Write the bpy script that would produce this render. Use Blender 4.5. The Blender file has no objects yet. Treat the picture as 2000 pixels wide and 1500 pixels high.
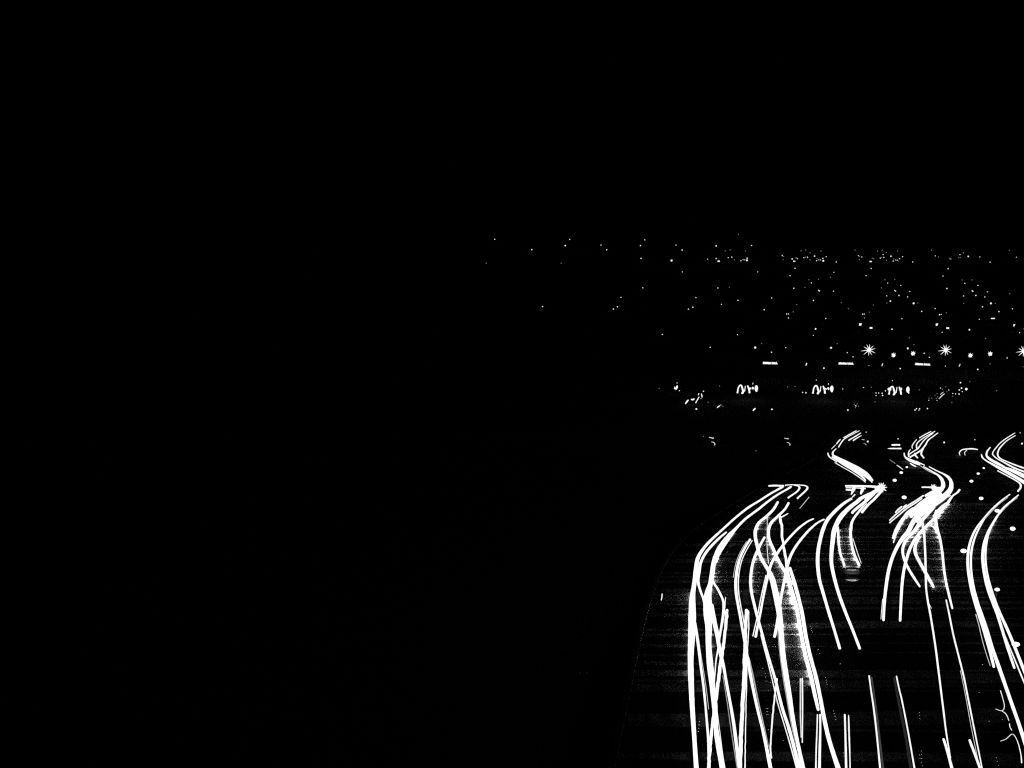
import bpy, bmesh, math, random
from mathutils import Vector, noise

# ------------------------------------------------------------------ scene, camera, sky, sun, exposure
S = bpy.context.scene
COL = S.collection
random.seed(7)

F = 2778.0                                  # focal length in units of 1/2000 of the image width
CAM_Z = 60.0
PITCH = math.atan(150.0 / F)                # the level horizon lies above the middle of the frame
cam_d = bpy.data.cameras.new('camera')
cam_d.sensor_width = 36.0
cam_d.lens = 36.0 * F / 2000.0
cam_d.clip_start = 0.5
cam_d.clip_end = 20000.0
cam = bpy.data.objects.new('camera', cam_d)
COL.objects.link(cam)
cam.location = (0.0, 0.0, CAM_Z)
cam.rotation_euler = (math.pi / 2 - PITCH, 0.0, 0.0)
S.camera = cam

SUN_ELEV, SUN_ROT = math.radians(-6.0), math.radians(200.0)
W = bpy.data.worlds.new('World')
S.world = W
W.use_nodes = True
nt = W.node_tree
bg = nt.nodes['Background']
sky = nt.nodes.new('ShaderNodeTexSky')
sky.sky_type = 'NISHITA'
sky.sun_disc = False
sky.sun_elevation = SUN_ELEV
sky.sun_rotation = SUN_ROT
nt.links.new(sky.outputs['Color'], bg.inputs['Color'])
bg.inputs['Strength'].default_value = 0.00002     # deep night, exposed for the lamps

sun_d = bpy.data.lights.new('moon', 'SUN')
sun_d.energy = 0.00002
sun_d.angle = math.radians(0.5)
sun = bpy.data.objects.new('moon', sun_d)
COL.objects.link(sun)
sun.rotation_euler = (math.radians(50), 0, math.radians(160))

S.view_settings.view_transform = 'Standard'
S.view_settings.look = 'None'
S.view_settings.exposure = 0.0
S.view_settings.gamma = 1.0
S.view_settings.use_curve_mapping = False
S.render.engine = 'CYCLES'
S.cycles.max_bounces = 2
S.cycles.diffuse_bounces = 1
S.cycles.glossy_bounces = 1
S.cycles.use_denoising = False
S.cycles.denoising_input_passes = 'RGB_ALBEDO_NORMAL'
S.cycles.sample_clamp_indirect = 2.0
S.cycles.pixel_filter_type = 'BLACKMAN_HARRIS'
S.cycles.filter_width = 1.2

# ------------------------------------------------------------------ terrain shape and the way from photo to place
H0, SLOPE, Y1, Y2, RISE, YR = 15.2, 0.0576, 500.0, 560.0, 0.0886, 2560.0

def base_z(y):
    if y <= Y1:
        return -H0 - SLOPE * y
    z1 = -H0 - SLOPE * Y1
    if y <= Y2:
        t = y - Y1
        return z1 - SLOPE * t + 0.5 * (RISE + SLOPE) / (Y2 - Y1) * t * t
    z2 = base_z(Y2)
    if y <= YR:
        return z2 + RISE * (y - Y2)
    t = y - YR
    return base_z(YR) + RISE * t - 0.00009 * t * t

def ground_z(x, y):
    z = CAM_Z + base_z(y)
    k = min(1.0, max(0.0, (y - 620.0) / 250.0))
    if k > 0:
        z += k * 4.0 * (noise.noise(Vector((x / 170.0, y / 210.0, 3.1))) - 0.3)
    return z

CP, SP = math.cos(PITCH), math.sin(PITCH)

def ray(px, py):
    a, b = (px - 1000.0) / F, (750.0 - py) / F
    return Vector((a, CP + b * SP, -SP + b * CP))     # scaled so that t is the depth along the view axis

def place(px, py, h):
    """point h metres above the ground that the photo shows at (px, py); returns point and depth"""
    d = ray(px, py)
    t, step = 20.0, 6.0
    def f(t):
        p = d * t
        return (CAM_Z + p.z) - (ground_z(p.x, p.y) + h)
    t0 = t
    while f(t) > 0 and t < 6000:
        t0 = t
        t += step if t < 700 else 15.0
    lo, hi = t0, t
    for _ in range(40):
        m = 0.5 * (lo + hi)
        if f(m) > 0: lo = m
        else: hi = m
    p = d * lo
    return Vector((p.x, p.y, CAM_Z + p.z)), lo

# ------------------------------------------------------------------ materials
def emis(name, strength, col=(1.0, 1.0, 1.0)):
    m = bpy.data.materials.new(name)
    m.use_nodes = True
    n = m.node_tree
    n.nodes.clear()
    o = n.nodes.new('ShaderNodeOutputMaterial')
    e = n.nodes.new('ShaderNodeEmission')
    tc = n.nodes.new('ShaderNodeTexCoord')
    nz = n.nodes.new('ShaderNodeTexNoise')
    nz.inputs['Scale'].default_value = 0.6
    mr = n.nodes.new('ShaderNodeMapRange')
    mr.inputs['From Min'].default_value = 0.3
    mr.inputs['From Max'].default_value = 0.7
    mr.inputs['To Min'].default_value = strength * 0.85
    mr.inputs['To Max'].default_value = strength * 1.15
    n.links.new(tc.outputs['Object'], nz.inputs['Vector'])
    n.links.new(nz.outputs['Fac'], mr.inputs['Value'])
    e.inputs['Color'].default_value = (*col, 1)
    n.links.new(mr.outputs['Result'], e.inputs['Strength'])
    n.links.new(e.outputs['Emission'], o.inputs['Surface'])
    return m

def principled(name, col, rough=0.8, metal=0.0, scale=3.0, var=0.3):
    m = bpy.data.materials.new(name)
    m.use_nodes = True
    n = m.node_tree
    b = n.nodes['Principled BSDF']
    b.inputs['Roughness'].default_value = rough
    b.inputs['Metallic'].default_value = metal
    tc = n.nodes.new('ShaderNodeTexCoord')
    nz = n.nodes.new('ShaderNodeTexNoise')
    nz.inputs['Scale'].default_value = scale
    nz.inputs['Detail'].default_value = 4
    r = n.nodes.new('ShaderNodeValToRGB')
    r.color_ramp.elements[0].color = (*[c * (1 - var) for c in col], 1)
    r.color_ramp.elements[1].color = (*[c * (1 + var) for c in col], 1)
    n.links.new(tc.outputs['Object'], nz.inputs['Vector'])
    n.links.new(nz.outputs['Fac'], r.inputs['Fac'])
    n.links.new(r.outputs['Color'], b.inputs['Base Color'])
    return m

def asphalt():
    """dark asphalt with the banded road glow put into colour and bump as crosswise bands, broken up by coarse grain"""
    m = principled('asphalt', (0.04, 0.04, 0.04), 0.9, 0, 1.5, 0.35)
    n = m.node_tree
    b = n.nodes['Principled BSDF']
    b.inputs['Specular IOR Level'].default_value = 0.02
    tc = n.nodes.new('ShaderNodeTexCoord')
    def nz(sx, sy, scale, detail, rough):
        mp = n.nodes.new('ShaderNodeMapping')
        mp.inputs['Scale'].default_value = (sx, sy, 1.0)
        n.links.new(tc.outputs['Object'], mp.inputs['Vector'])
        t = n.nodes.new('ShaderNodeTexNoise')
        t.inputs['Scale'].default_value = scale
        t.inputs['Detail'].default_value = detail
        t.inputs['Roughness'].default_value = rough
        n.links.new(mp.outputs['Vector'], t.inputs['Vector'])
        return t.outputs['Fac']
    def mapr(src, a, b_, c, d):
        r = n.nodes.new('ShaderNodeMapRange')
        for k, v in zip(('From Min', 'From Max', 'To Min', 'To Max'), (a, b_, c, d)):
            r.inputs[k].default_value = v
        n.links.new(src, r.inputs['Value'])
        return r.outputs['Result']
    bands = nz(0.06, 1.0, 0.48, 1.0, 0.5)  # stripes of lit road, painted into the base colour
    grain = nz(1.0, 0.35, 1.6, 4.0, 0.75)
    mb = mapr(bands, 0.525, 0.575, 0.0, 1.0)
    mg = mapr(grain, 0.42, 0.58, 0.45, 1.0)
    mul = n.nodes.new('ShaderNodeMath'); mul.operation = 'MULTIPLY'
    n.links.new(mb, mul.inputs[0]); n.links.new(mg, mul.inputs[1])
    ramp = n.nodes.new('ShaderNodeValToRGB')
    ramp.color_ramp.elements[0].color = (0.003, 0.003, 0.003, 1)
    ramp.color_ramp.elements[1].color = (0.15, 0.15, 0.15, 1)
    n.links.new(mul.outputs[0], ramp.inputs['Fac'])
    n.links.new(ramp.outputs['Color'], b.inputs['Base Color'])
    bump = n.nodes.new('ShaderNodeBump')
    bump.inputs['Strength'].default_value = 1.0
    bump.inputs['Distance'].default_value = 0.12
    n.links.new(mul.outputs[0], bump.inputs['Height'])
    n.links.new(bump.outputs['Normal'], b.inputs['Normal'])
    return m

M = {
    'asphalt': asphalt(),
    'soil': principled('dark_scrub', (0.014, 0.016, 0.010), 0.95, 0, 0.05, 0.4),
    'kerb': principled('bitumen_kerb', (0.008, 0.008, 0.008), 0.85, 0, 2.0, 0.2),
    'paint': principled('road_paint', (0.2, 0.2, 0.19), 0.6, 0, 4.0, 0.2),
    'metal': principled('galvanised_steel', (0.045, 0.045, 0.045), 0.6, 0.4, 4.0, 0.2),
    'board': principled('black_board', (0.02, 0.02, 0.02), 0.7, 0, 2.0, 0.2),
    'wall': principled('dark_render', (0.10, 0.095, 0.09), 0.9, 0, 0.8, 0.25),
    'roof': principled('roof_tiles', (0.06, 0.045, 0.04), 0.9, 0, 1.5, 0.3),
}
_em = {}
def EM(b):
    b = round(b, 3)
    if b not in _em:
        _em[b] = emis('white_light_%d' % int(b * 1000), b)
    return _em[b]

# ------------------------------------------------------------------ mesh helpers
def link(name, me, parent=None):
    o = bpy.data.objects.new(name, me)
    COL.objects.link(o)
    if parent is not None:
        o.parent = parent
    return o

def mesh_obj(name, verts, faces, mat, parent=None, smooth=False):
    me = bpy.data.meshes.new(name)
    me.from_pydata([tuple(v) for v in verts], [], faces)
    me.materials.append(mat)
    if smooth:
        me.polygons.foreach_set('use_smooth', [True] * len(me.polygons))
    me.update()
    return link(name, me, parent)

def tag(o, label, cat, group=None):
    o['label'] = label
    o['category'] = cat
    if group:
        o['group'] = group
    return o

def empty(name, loc):
    o = link(name, None)
    o.empty_display_size = 0.5
    o.location = loc
    return o

def catmull(pts, n):
    if len(pts) == 2:
        (x0, y0, w0), (x1, y1, w1) = pts
        return [(x0 + (x1 - x0) * i / (2 * n), y0 + (y1 - y0) * i / (2 * n), w0 + (w1 - w0) * i / (2 * n)) for i in range(2 * n + 1)]
    out = []
    P = [pts[0]] + list(pts) + [pts[-1]]
    for i in range(1, len(P) - 2):
        a, b, c, d = P[i - 1], P[i], P[i + 1], P[i + 2]
        for k in range(n):
            t = k / n
            q = []
            for j in range(2):
                q.append(0.5 * (2 * b[j] + (c[j] - a[j]) * t + (2 * a[j] - 5 * b[j] + 4 * c[j] - d[j]) * t * t + (3 * b[j] - a[j] - 3 * c[j] + d[j]) * t ** 3))
            q.append(b[2] + (c[2] - b[2]) * t)
            out.append(tuple(q))
    out.append(tuple(pts[-1]))
    return out

def tube_mesh(pts, rad, sides=8):
    V, Fc = [], []
    n = len(pts)
    for i, p in enumerate(pts):
        d = (pts[min(i + 1, n - 1)] - pts[max(i - 1, 0)])
        if d.length < 1e-6: d = Vector((0, 1, 0))
        d.normalize()
        up = Vector((0, 0, 1)) if abs(d.z) < 0.9 else Vector((0, 1, 0))
        s = d.cross(up).normalized()
        u = s.cross(d).normalized()
        for k in range(sides):
            a = 2 * math.pi * k / sides
            V.append(p + s * (math.cos(a) * rad[i]) + u * (math.sin(a) * rad[i]))
    for i in range(n - 1):
        for k in range(sides):
            k2 = (k + 1) % sides
            Fc.append((i * sides + k, i * sides + k2, (i + 1) * sides + k2, (i + 1) * sides + k))
    Fc.append(tuple(range(sides)))
    Fc.append(tuple(reversed(range((n - 1) * sides, n * sides))))
    return V, Fc

def ball(c, rx, ry, rz, seg=12, ring=7):
    V, Fc = [], []
    V.append(Vector((c[0], c[1], c[2] + rz)))
    for i in range(1, ring):
        th = math.pi * i / ring
        for k in range(seg):
            a = 2 * math.pi * k / seg
            V.append(Vector((c[0] + rx * math.sin(th) * math.cos(a), c[1] + ry * math.sin(th) * math.sin(a), c[2] + rz * math.cos(th))))
    V.append(Vector((c[0], c[1], c[2] - rz)))
    for k in range(seg):
        k2 = (k + 1) % seg
        Fc.append((0, 1 + k, 1 + k2))
        for i in range(ring - 2):
            a, b = 1 + i * seg, 1 + (i + 1) * seg
            Fc.append((a + k, b + k, b + k2, a + k2))
        b = 1 + (ring - 2) * seg
        Fc.append((b + k, len(V) - 1, b + k2))
    return V, Fc

def box(x0, x1, y0, y1, z0, z1):
    V = [Vector(p) for p in ((x0,y0,z0),(x1,y0,z0),(x1,y1,z0),(x0,y1,z0),(x0,y0,z1),(x1,y0,z1),(x1,y1,z1),(x0,y1,z1))]
    return V, [(3,2,1,0),(4,5,6,7),(0,1,5,4),(1,2,6,5),(2,3,7,6),(3,0,4,7)]

def cyl(p0, p1, r0, r1, sides=8):
    return tube_mesh([Vector(p0), Vector(p1)], [r0, r1], sides)

def join(*parts):
    V, Fc, off = [], [], 0
    for v, f in parts:
        V += v
        Fc += [tuple(i + off for i in q) for q in f]
        off += len(v)
    return V, Fc

# ------------------------------------------------------------------ the setting: ground, road
ys = [-80, -40, 0, 30]
y = 60.0
while y < 9000:
    ys.append(y)
    y += 10 if y < 480 else (4 if y < 570 else (20 if y < 1200 else (35 if y < 2800 else 250)))
xs = []
x = -3600.0
while x <= 3600.0:
    xs.append(x)
    x += 24 if abs(x + 12) < 1300 else 120
V, Fc = [], []
for yy in ys:
    for xx in xs:
        V.append((xx, yy, ground_z(xx, yy) - 0.16))
nx = len(xs)
for j in range(len(ys) - 1):
    for i in range(nx - 1):
        Fc.append((j * nx + i, j * nx + i + 1, (j + 1) * nx + i + 1, (j + 1) * nx + i))
g = mesh_obj('ground', V, Fc, M['soil'], smooth=True)
g['kind'] = 'structure'

LEFT_SHIFT = 0.16
LEFT = [(1285, 1620, 0), (1296, 1500, 0), (1303, 1350, 0), (1312, 1200, 0), (1330, 1110, 0), (1368, 1045, 0), (1425, 1000, 0), (1480, 962, 0), (1530, 930, 0), (1575, 908, 0), (1595, 890, 0), (1602, 870, 0), (1625, 850, 0), (1640, 838, 0)]
RIGHT = [(2240, 1620, 0), (2210, 1500, 0), (2150, 1350, 0), (2105, 1200, 0), (2085, 1110, 0), (2085, 1045, 0), (2090, 1000, 0), (2100, 962, 0), (2100, 930, 0), (2095, 908, 0), (2090, 890, 0), (2082, 870, 0), (2078, 850, 0), (2075, 838, 0)]
NL = 6
L3 = [place(a - LEFT_SHIFT * max(0.0, b - 900.0), b, 0.0)[0] for a, b, _ in catmull(LEFT, NL)]
R3 = [place(a, b, 0.0)[0] for a, b, _ in catmull(RIGHT, NL)]
V, Fc = [], []
NC = 24
for l, r in zip(L3, R3):
    for k in range(NC + 1):
        p = l.lerp(r, k / NC)
        V.append((p.x, p.y, ground_z(p.x, p.y)))
for j in range(len(L3) - 1):
    for k in range(NC):
        a = j * (NC + 1) + k
        Fc.append((a, a + 1, a + NC + 2, a + NC + 1))
road = mesh_obj('road', V, Fc, M['asphalt'], smooth=True)
road['kind'] = 'structure'
def kerb(line, sgn, name):
    V, Fc = [], []
    for i, p in enumerate(line):
        d = line[min(i + 1, len(line) - 1)] - line[max(i - 1, 0)]
        s = Vector((d.y, -d.x, 0)).normalized() * sgn
        for off, dz in ((-0.02, -0.16), (-0.02, 0.13), (0.28, 0.13), (0.28, -0.16)):
            q = p + s * off
            V.append((q.x, q.y, p.z + dz))
    for i in range(len(line) - 1):
        for k in range(4):
            k2 = (k + 1) % 4
            Fc.append((i * 4 + k, i * 4 + k2, (i + 1) * 4 + k2, (i + 1) * 4 + k))
    mesh_obj('kerb', V, Fc, M['kerb'], road)
kerb(L3, -1, 'kerb')
kerb(R3, 1, 'kerb')

# short painted lane dashes that catch the light
def dashes(path, every, ln, wpx):
    pts = catmull([(a, b, 0) for a, b in path], 12)
    P = [place(a, b, 0.006) for a, b, _ in pts]
    acc, nxt = 0.0, 0.0
    for i in range(len(P) - 1):
        a, b = P[i][0], P[i + 1][0]
        L = (b - a).length
        while nxt < acc + L:
            t = (nxt - acc) / L
            c = a.lerp(b, t)
            d = (b - a).normalized()
            s = d.cross(Vector((0, 0, 1))).normalized()
            w = 0.07
            q = [c - s * w, c + s * w, c + s * w + d * ln, c - s * w + d * ln]
            mesh_obj('lane_dash', q, [(0, 1, 2, 3)], M['paint'], road)
            nxt += every
        acc += L
dashes([(1570, 1076), (1558, 1100), (1550, 1118)], 7.0, 2.2, 1)
dashes([(1428, 1065), (1412, 1095), (1404, 1120)], 5.0, 2.0, 1)
dashes([(1484, 1105), (1482, 1130), (1480, 1152)], 4.0, 1.4, 1)
dashes([(1866, 978), (1850, 1000), (1836, 1018)], 9.0, 4.0, 1)

# ------------------------------------------------------------------ light trails on the road
HOT, MID, LOW = 1.25, 1.2, 1.1
GLOW = 0.36
def trail(label, pts, b=1.6, jit=0.0, name='light_trail', cat='light trail', h=None, group='light trails of traffic on the road', sides=8, full=None, glow=(), side=''):
    pts = [(p[0], p[1], p[2]) for p in pts]
    sp = catmull(pts, 7)
    if h is None:
        h = random.uniform(0.5, 0.85) if not glow else random.uniform(0.21, 0.25)
    if full is None:
        full = abs(pts[-1][1] - pts[0][1]) < 0.6 * abs(pts[-1][0] - pts[0][0]) or name in ('lit_bar', 'wall_light')
    P, R = [], []
    ph = random.uniform(0, 50)
    for i, (a, c, w) in enumerate(sp):
        if jit:
            a += jit * noise.noise(Vector((c * 0.13, ph, 0))) * 2
        w = w * (0.88 if w > 3 else 1.0) * (1.0 + 0.07 * noise.noise(Vector((c * 0.21, ph, 7))))
        p, t = place(a, c, h)
        P.append(p)
        R.append(max(0.5 * w * t / F, 0.008))
    o0 = P[0].copy()
    V, Fc = tube_mesh([p - o0 for p in P], R, sides)
    o = mesh_obj(name, V, Fc, EM(b), smooth=True)
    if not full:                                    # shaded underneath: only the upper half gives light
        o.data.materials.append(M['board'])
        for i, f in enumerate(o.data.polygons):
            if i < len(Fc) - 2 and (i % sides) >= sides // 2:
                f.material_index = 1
        for y0, y1, st in glow:                     # added emitters on the underside, put in to light the road
            o.data.materials.append(EM(st * GLOW))
            for i, f in enumerate(o.data.polygons):
                k = i % sides
                if side == 'L' and k < sides * 3 // 4 or side == 'R' and k >= sides * 3 // 4:
                    continue
                if i < len(Fc) - 2 and sides // 2 < k < sides - 1 and y0 <= sp[i // sides][1] < y1:
                    f.material_index = len(o.data.materials) - 1
    o.location = o0
    tag(o, label, cat, group)
    return o

def T(label, pts, w=None, b=MID, jit=0.0, **k):
    pts = [(p[0], p[1], p[2] if len(p) > 2 else w) for p in pts]
    return trail(label, pts, b, jit, **k)

# --- left carriageway
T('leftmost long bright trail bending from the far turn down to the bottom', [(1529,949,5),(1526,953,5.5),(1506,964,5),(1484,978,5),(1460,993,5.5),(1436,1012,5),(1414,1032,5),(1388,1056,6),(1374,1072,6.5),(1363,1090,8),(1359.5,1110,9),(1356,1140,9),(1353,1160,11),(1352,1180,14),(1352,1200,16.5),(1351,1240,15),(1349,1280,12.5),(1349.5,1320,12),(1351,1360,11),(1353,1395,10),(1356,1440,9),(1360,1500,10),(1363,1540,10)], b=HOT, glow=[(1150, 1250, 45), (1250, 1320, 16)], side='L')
T('trail hugging the inside of the leftmost long trail in the bend', [(1418,1040,4),(1400,1056,5.5),(1380,1078,6),(1369,1098,6),(1365.5,1118,6),(1363.5,1136,6),(1368,1154,5),(1374,1170,5),(1377,1186,5)], b=HOT)
T('thin trail leaving the leftmost trail and running right of it to the bottom', [(1357,1216,6),(1361,1240,6),(1365,1270,5.5),(1368.5,1300,5),(1374,1340,5),(1378,1380,4.5),(1381.5,1420,5),(1384,1450,6),(1385,1500,6),(1386,1540,6)], b=MID)
T('hairline trail between the two leftmost thick trails', [(1364,1246,1.5),(1369,1280,1.5),(1374,1310,1.3),(1380,1350,1.2),(1384,1385,1)], b=0.7)
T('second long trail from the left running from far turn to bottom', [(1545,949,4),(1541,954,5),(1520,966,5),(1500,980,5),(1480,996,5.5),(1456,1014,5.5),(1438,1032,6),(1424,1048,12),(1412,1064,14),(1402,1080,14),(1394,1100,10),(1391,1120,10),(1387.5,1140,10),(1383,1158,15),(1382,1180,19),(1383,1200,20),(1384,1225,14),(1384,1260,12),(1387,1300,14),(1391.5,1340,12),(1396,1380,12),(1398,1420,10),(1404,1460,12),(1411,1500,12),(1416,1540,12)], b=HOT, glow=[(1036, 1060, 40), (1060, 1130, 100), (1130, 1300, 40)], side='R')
T('hairline trail right of the second thick trail near the bottom', [(1401,1392,1.5),(1406,1430,1.5),(1411,1470,1.5),(1416,1500,1.5)], b=LOW)
T('slanting trail dropping right off the second thick trail, then back left', [(1391,1130,5),(1396,1142,5),(1402,1151,5),(1412,1172,5),(1413.5,1186,5.5),(1413,1198,6),(1409.6,1220,5),(1406,1240,5),(1402,1270,3),(1398.5,1290,2.5),(1396,1320,2),(1394,1350,2)], b=MID)
T('wavy trail crossing from upper right to lower left over the second trail', [(1420,1192,6),(1418.8,1204,7),(1416.8,1228,6),(1414.4,1252,6),(1410,1275,8),(1407,1300,7),(1403,1330,7),(1399,1360,7),(1395,1385,6),(1391,1416,5),(1388.5,1445,6),(1386,1470,7),(1384,1500,7),(1382,1540,7)], b=MID, jit=0.7)
T('small forked spark at the top of the wavy left trail', [(1417.5,1166,0.8),(1416,1176,2),(1415,1186,4)], b=MID)
T('trail slanting down right from the second trail to the bottom', [(1390,1182,8),(1394,1208,10),(1400,1236,9),(1404,1260,8),(1408,1280,8),(1413,1300,6),(1420,1340,6),(1427.5,1380,6),(1434,1420,7),(1439,1460,7),(1444,1500,8),(1448,1540,8)], b=MID)
T('grey ghost line along the left of that slanting trail', [(1412,1320,1.6),(1420,1370,1.6),(1427,1420,1.6),(1435,1470,2),(1440,1500,2.5)], b=0.35)
T('gently bowed trail with a hairline twin, third from the left', [(1465,1054,5),(1456,1068,5),(1446,1088,5.5),(1440,1110,6),(1437,1136,6),(1438,1160,6),(1442,1184,5.5),(1446,1205,5.5),(1451,1235,5),(1456,1262,5),(1461,1290,6),(1466,1320,6.5),(1474,1360,6),(1482,1395,6),(1489.5,1425,6),(1497,1460,7),(1505,1500,8),(1513,1540,8)], b=MID)
T('hairline twin right of the bowed third trail', [(1469,1056,1.8),(1460.5,1070,1.8),(1450.5,1090,2),(1444.5,1112,2),(1442,1136,2.2),(1443,1160,2.2),(1447,1184,2),(1451,1204,2),(1454,1222,1.8)], b=LOW)
T('hairline outside the bowed third trail', [(1458,1058,1),(1446,1078,1),(1438,1098,1.1),(1434,1116,1),(1432,1128,0.8)], b=0.8)
T('grey ghost twin of the bowed trail below the crossing', [(1463,1285,2),(1471,1320,2.2),(1480,1365,2),(1488,1400,2),(1495,1430,1.6),(1501,1458,1.2)], b=0.5)
T('upright trail with ragged edges, fourth from the left', [(1457.6,1192,6.5),(1456.8,1212,7),(1456,1236,6),(1455.6,1260,7),(1455,1284,9),(1454,1320,8.5),(1451.5,1360,8),(1449,1400,8),(1447,1440,8),(1445,1500,9),(1444,1540,9)], b=MID, jit=0.5)
T('hairline twin right of the ragged upright trail', [(1462,1193,2),(1462.4,1212,2),(1462,1236,2),(1460.4,1260,2),(1459,1300,2),(1458,1340,2),(1457,1380,1.8),(1456,1440,1.8),(1455,1500,2.4),(1454,1540,2.4)], b=LOW, jit=0.4)
T('trail looping from the crossing down right past the middle', [(1493,1050,5),(1482,1070,6),(1472,1094,6),(1467.5,1116,6),(1466,1136,6),(1468,1158,6),(1473,1180,6),(1478,1200,6),(1488,1236,5.5),(1496,1266,5.5),(1506,1300,5.5),(1515,1330,6),(1522,1360,6),(1530,1390,6.5),(1540,1420,7),(1550,1456,7),(1561,1500,9),(1572,1540,9)], b=MID, glow=[(1070, 1150, 60)], side='R')
T('hairline left of the looping middle trail', [(1486,1240,1.6),(1492,1264,1.8),(1500,1294,2),(1510,1335,2),(1518,1370,2),(1530,1410,2),(1542,1450,2.2),(1556,1500,3)], b=LOW)
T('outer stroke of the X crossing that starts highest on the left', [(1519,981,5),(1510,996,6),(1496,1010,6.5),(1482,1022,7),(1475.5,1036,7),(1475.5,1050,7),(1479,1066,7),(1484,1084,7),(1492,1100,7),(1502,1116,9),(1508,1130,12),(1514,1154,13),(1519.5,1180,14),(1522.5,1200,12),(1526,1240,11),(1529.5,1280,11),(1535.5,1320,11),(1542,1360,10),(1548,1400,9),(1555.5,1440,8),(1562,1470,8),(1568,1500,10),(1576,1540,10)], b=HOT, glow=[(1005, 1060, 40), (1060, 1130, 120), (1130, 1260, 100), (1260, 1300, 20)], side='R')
T('grey ghost line left of the X crossing trail low down', [(1519,1230,1.5),(1523,1275,1.6),(1530,1325,2),(1538,1370,2.5),(1546,1415,2.5),(1555,1455,2)], b=0.45)
T('inner stroke of the X crossing joining the thick right trail', [(1540,983,5),(1532,996,5),(1518,1010,6),(1506,1022,6.5),(1501,1036,6.5),(1502,1052,6.5),(1510,1072,7),(1519,1092,7),(1530,1112,7.5),(1538,1124,8),(1545,1140,8)], b=HOT, glow=[(1010, 1060, 60), (1060, 1140, 110)], side='L')
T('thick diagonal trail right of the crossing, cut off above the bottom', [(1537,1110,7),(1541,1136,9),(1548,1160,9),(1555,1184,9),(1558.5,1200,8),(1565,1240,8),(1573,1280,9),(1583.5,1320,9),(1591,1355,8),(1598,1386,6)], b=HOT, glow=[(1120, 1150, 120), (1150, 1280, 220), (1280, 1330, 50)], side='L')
T('thick diagonal trail continuing to the bottom beside the cut-off one', [(1543,1110,6),(1551,1136,8),(1557.5,1160,8),(1563.5,1184,8),(1567,1200,8),(1573.5,1240,8),(1582,1280,8),(1593,1320,8),(1601.5,1360,8),(1609,1400,8.5),(1618,1440,9),(1627,1470,9.5),(1637,1500,11),(1650,1540,11)], b=HOT)
T('trail sweeping down left from the upper right through the crossing', [(1588,1014,4),(1576,1020,4.5),(1560,1032,5),(1546,1046,5),(1532,1062,5.5),(1520,1078,6),(1510,1094,6),(1504,1108,6),(1500,1124,5.5),(1494.5,1148,5),(1489,1176,4.5),(1485,1198,4.5),(1480,1222,5),(1476,1243,5.5)], b=MID)
T('hairline left of the down-left sweeping trail below the crossing', [(1496,1124,2),(1490.5,1148,2),(1484.5,1176,2),(1480,1200,2),(1475,1222,2),(1470.5,1242,2)], b=LOW)
T('second trail sweeping down left beside it, ending at the same level', [(1609,1015,4),(1596,1022,4.5),(1580,1036,5),(1566,1052,5.5),(1554,1068,5.5),(1544,1086,6),(1538,1104,6.5),(1534,1124,6),(1530,1144,6),(1525,1170,6),(1521,1196,6),(1517,1222,6),(1513,1243,6)], b=MID)
T('wavy upright trail falling between the X strokes', [(1524,1009,5),(1525.5,1020,6),(1527.5,1030,5),(1528,1050,5),(1531,1070,5.5),(1534.5,1090,5.5),(1538,1112,6)], b=MID, jit=0.6)
T('short spur at the head of the wavy upright trail', [(1526,1010,3),(1532,1007,2.4),(1539,1003,1.5)], b=MID)
T('hairline upright trail left of the wavy one', [(1498.6,1008,1),(1498.3,1035,1.1),(1498,1060,1.2),(1499,1080,1.3),(1501,1100,1.6)], b=1.0)
T('flat jagged bar at the top left of the far turn', [(1502,949,3),(1510,948.5,4),(1519,948.5,3.5),(1530,949.5,4.5)], b=MID, jit=0.3)
T('outer hook of the far turn', [(1534,948,3),(1548,947.5,3),(1562,948,3),(1572,949,3.5),(1577,952,4),(1575,957,4),(1568,964,4),(1558,973,4)], b=MID)
T('inner hook of the far turn', [(1538,948,3),(1550,948,2.5),(1558,949.5,3),(1561.5,953,4),(1556,961,4),(1540,972,4)], b=MID)
T('thin glinting rail right of the far turn', [(1580,971,1.2),(1572,981,1.2),(1562,993,0.9)], b=0.8)  # guardrail catching light, its glint put in as emission
T('double upright trail, short, low in the middle', [(1517.5,1326,3),(1515,1344,3.5),(1512,1370,3),(1509,1400,3),(1506.5,1430,3),(1505,1460,3.5),(1506,1480,4)], b=LOW, jit=0.5)
T('grey short upright trail between two diagonals near the bottom', [(1563.5,1326,3),(1563.5,1360,3),(1563.5,1400,2.6),(1565,1440,2.4)], b=0.75)
T('white edge of the grey short upright trail', [(1567,1325,2.6),(1567.5,1360,2.4),(1567.5,1400,2),(1567,1450,2)], b=LOW)
T('thin upright trail at the bottom left of the broken pair', [(1596.6,1396,2.4),(1595.5,1430,2.4),(1594,1470,2.6),(1593,1540,3)], b=LOW)
T('wider upright trail at the bottom beside the thin one', [(1602,1396,4),(1602,1430,4.5),(1601,1470,5.5),(1600,1540,6)], b=LOW)
T('left upright trail of the lone bottom pair', [(1650,1396,3.6),(1651,1430,4),(1652,1470,4.5),(1653.5,1540,5)], b=LOW)
T('right tapered upright trail of the lone bottom pair', [(1657.4,1397,1.4),(1658,1420,3.4),(1658.6,1440,3),(1660,1480,2),(1661,1540,2)], b=LOW)

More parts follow.
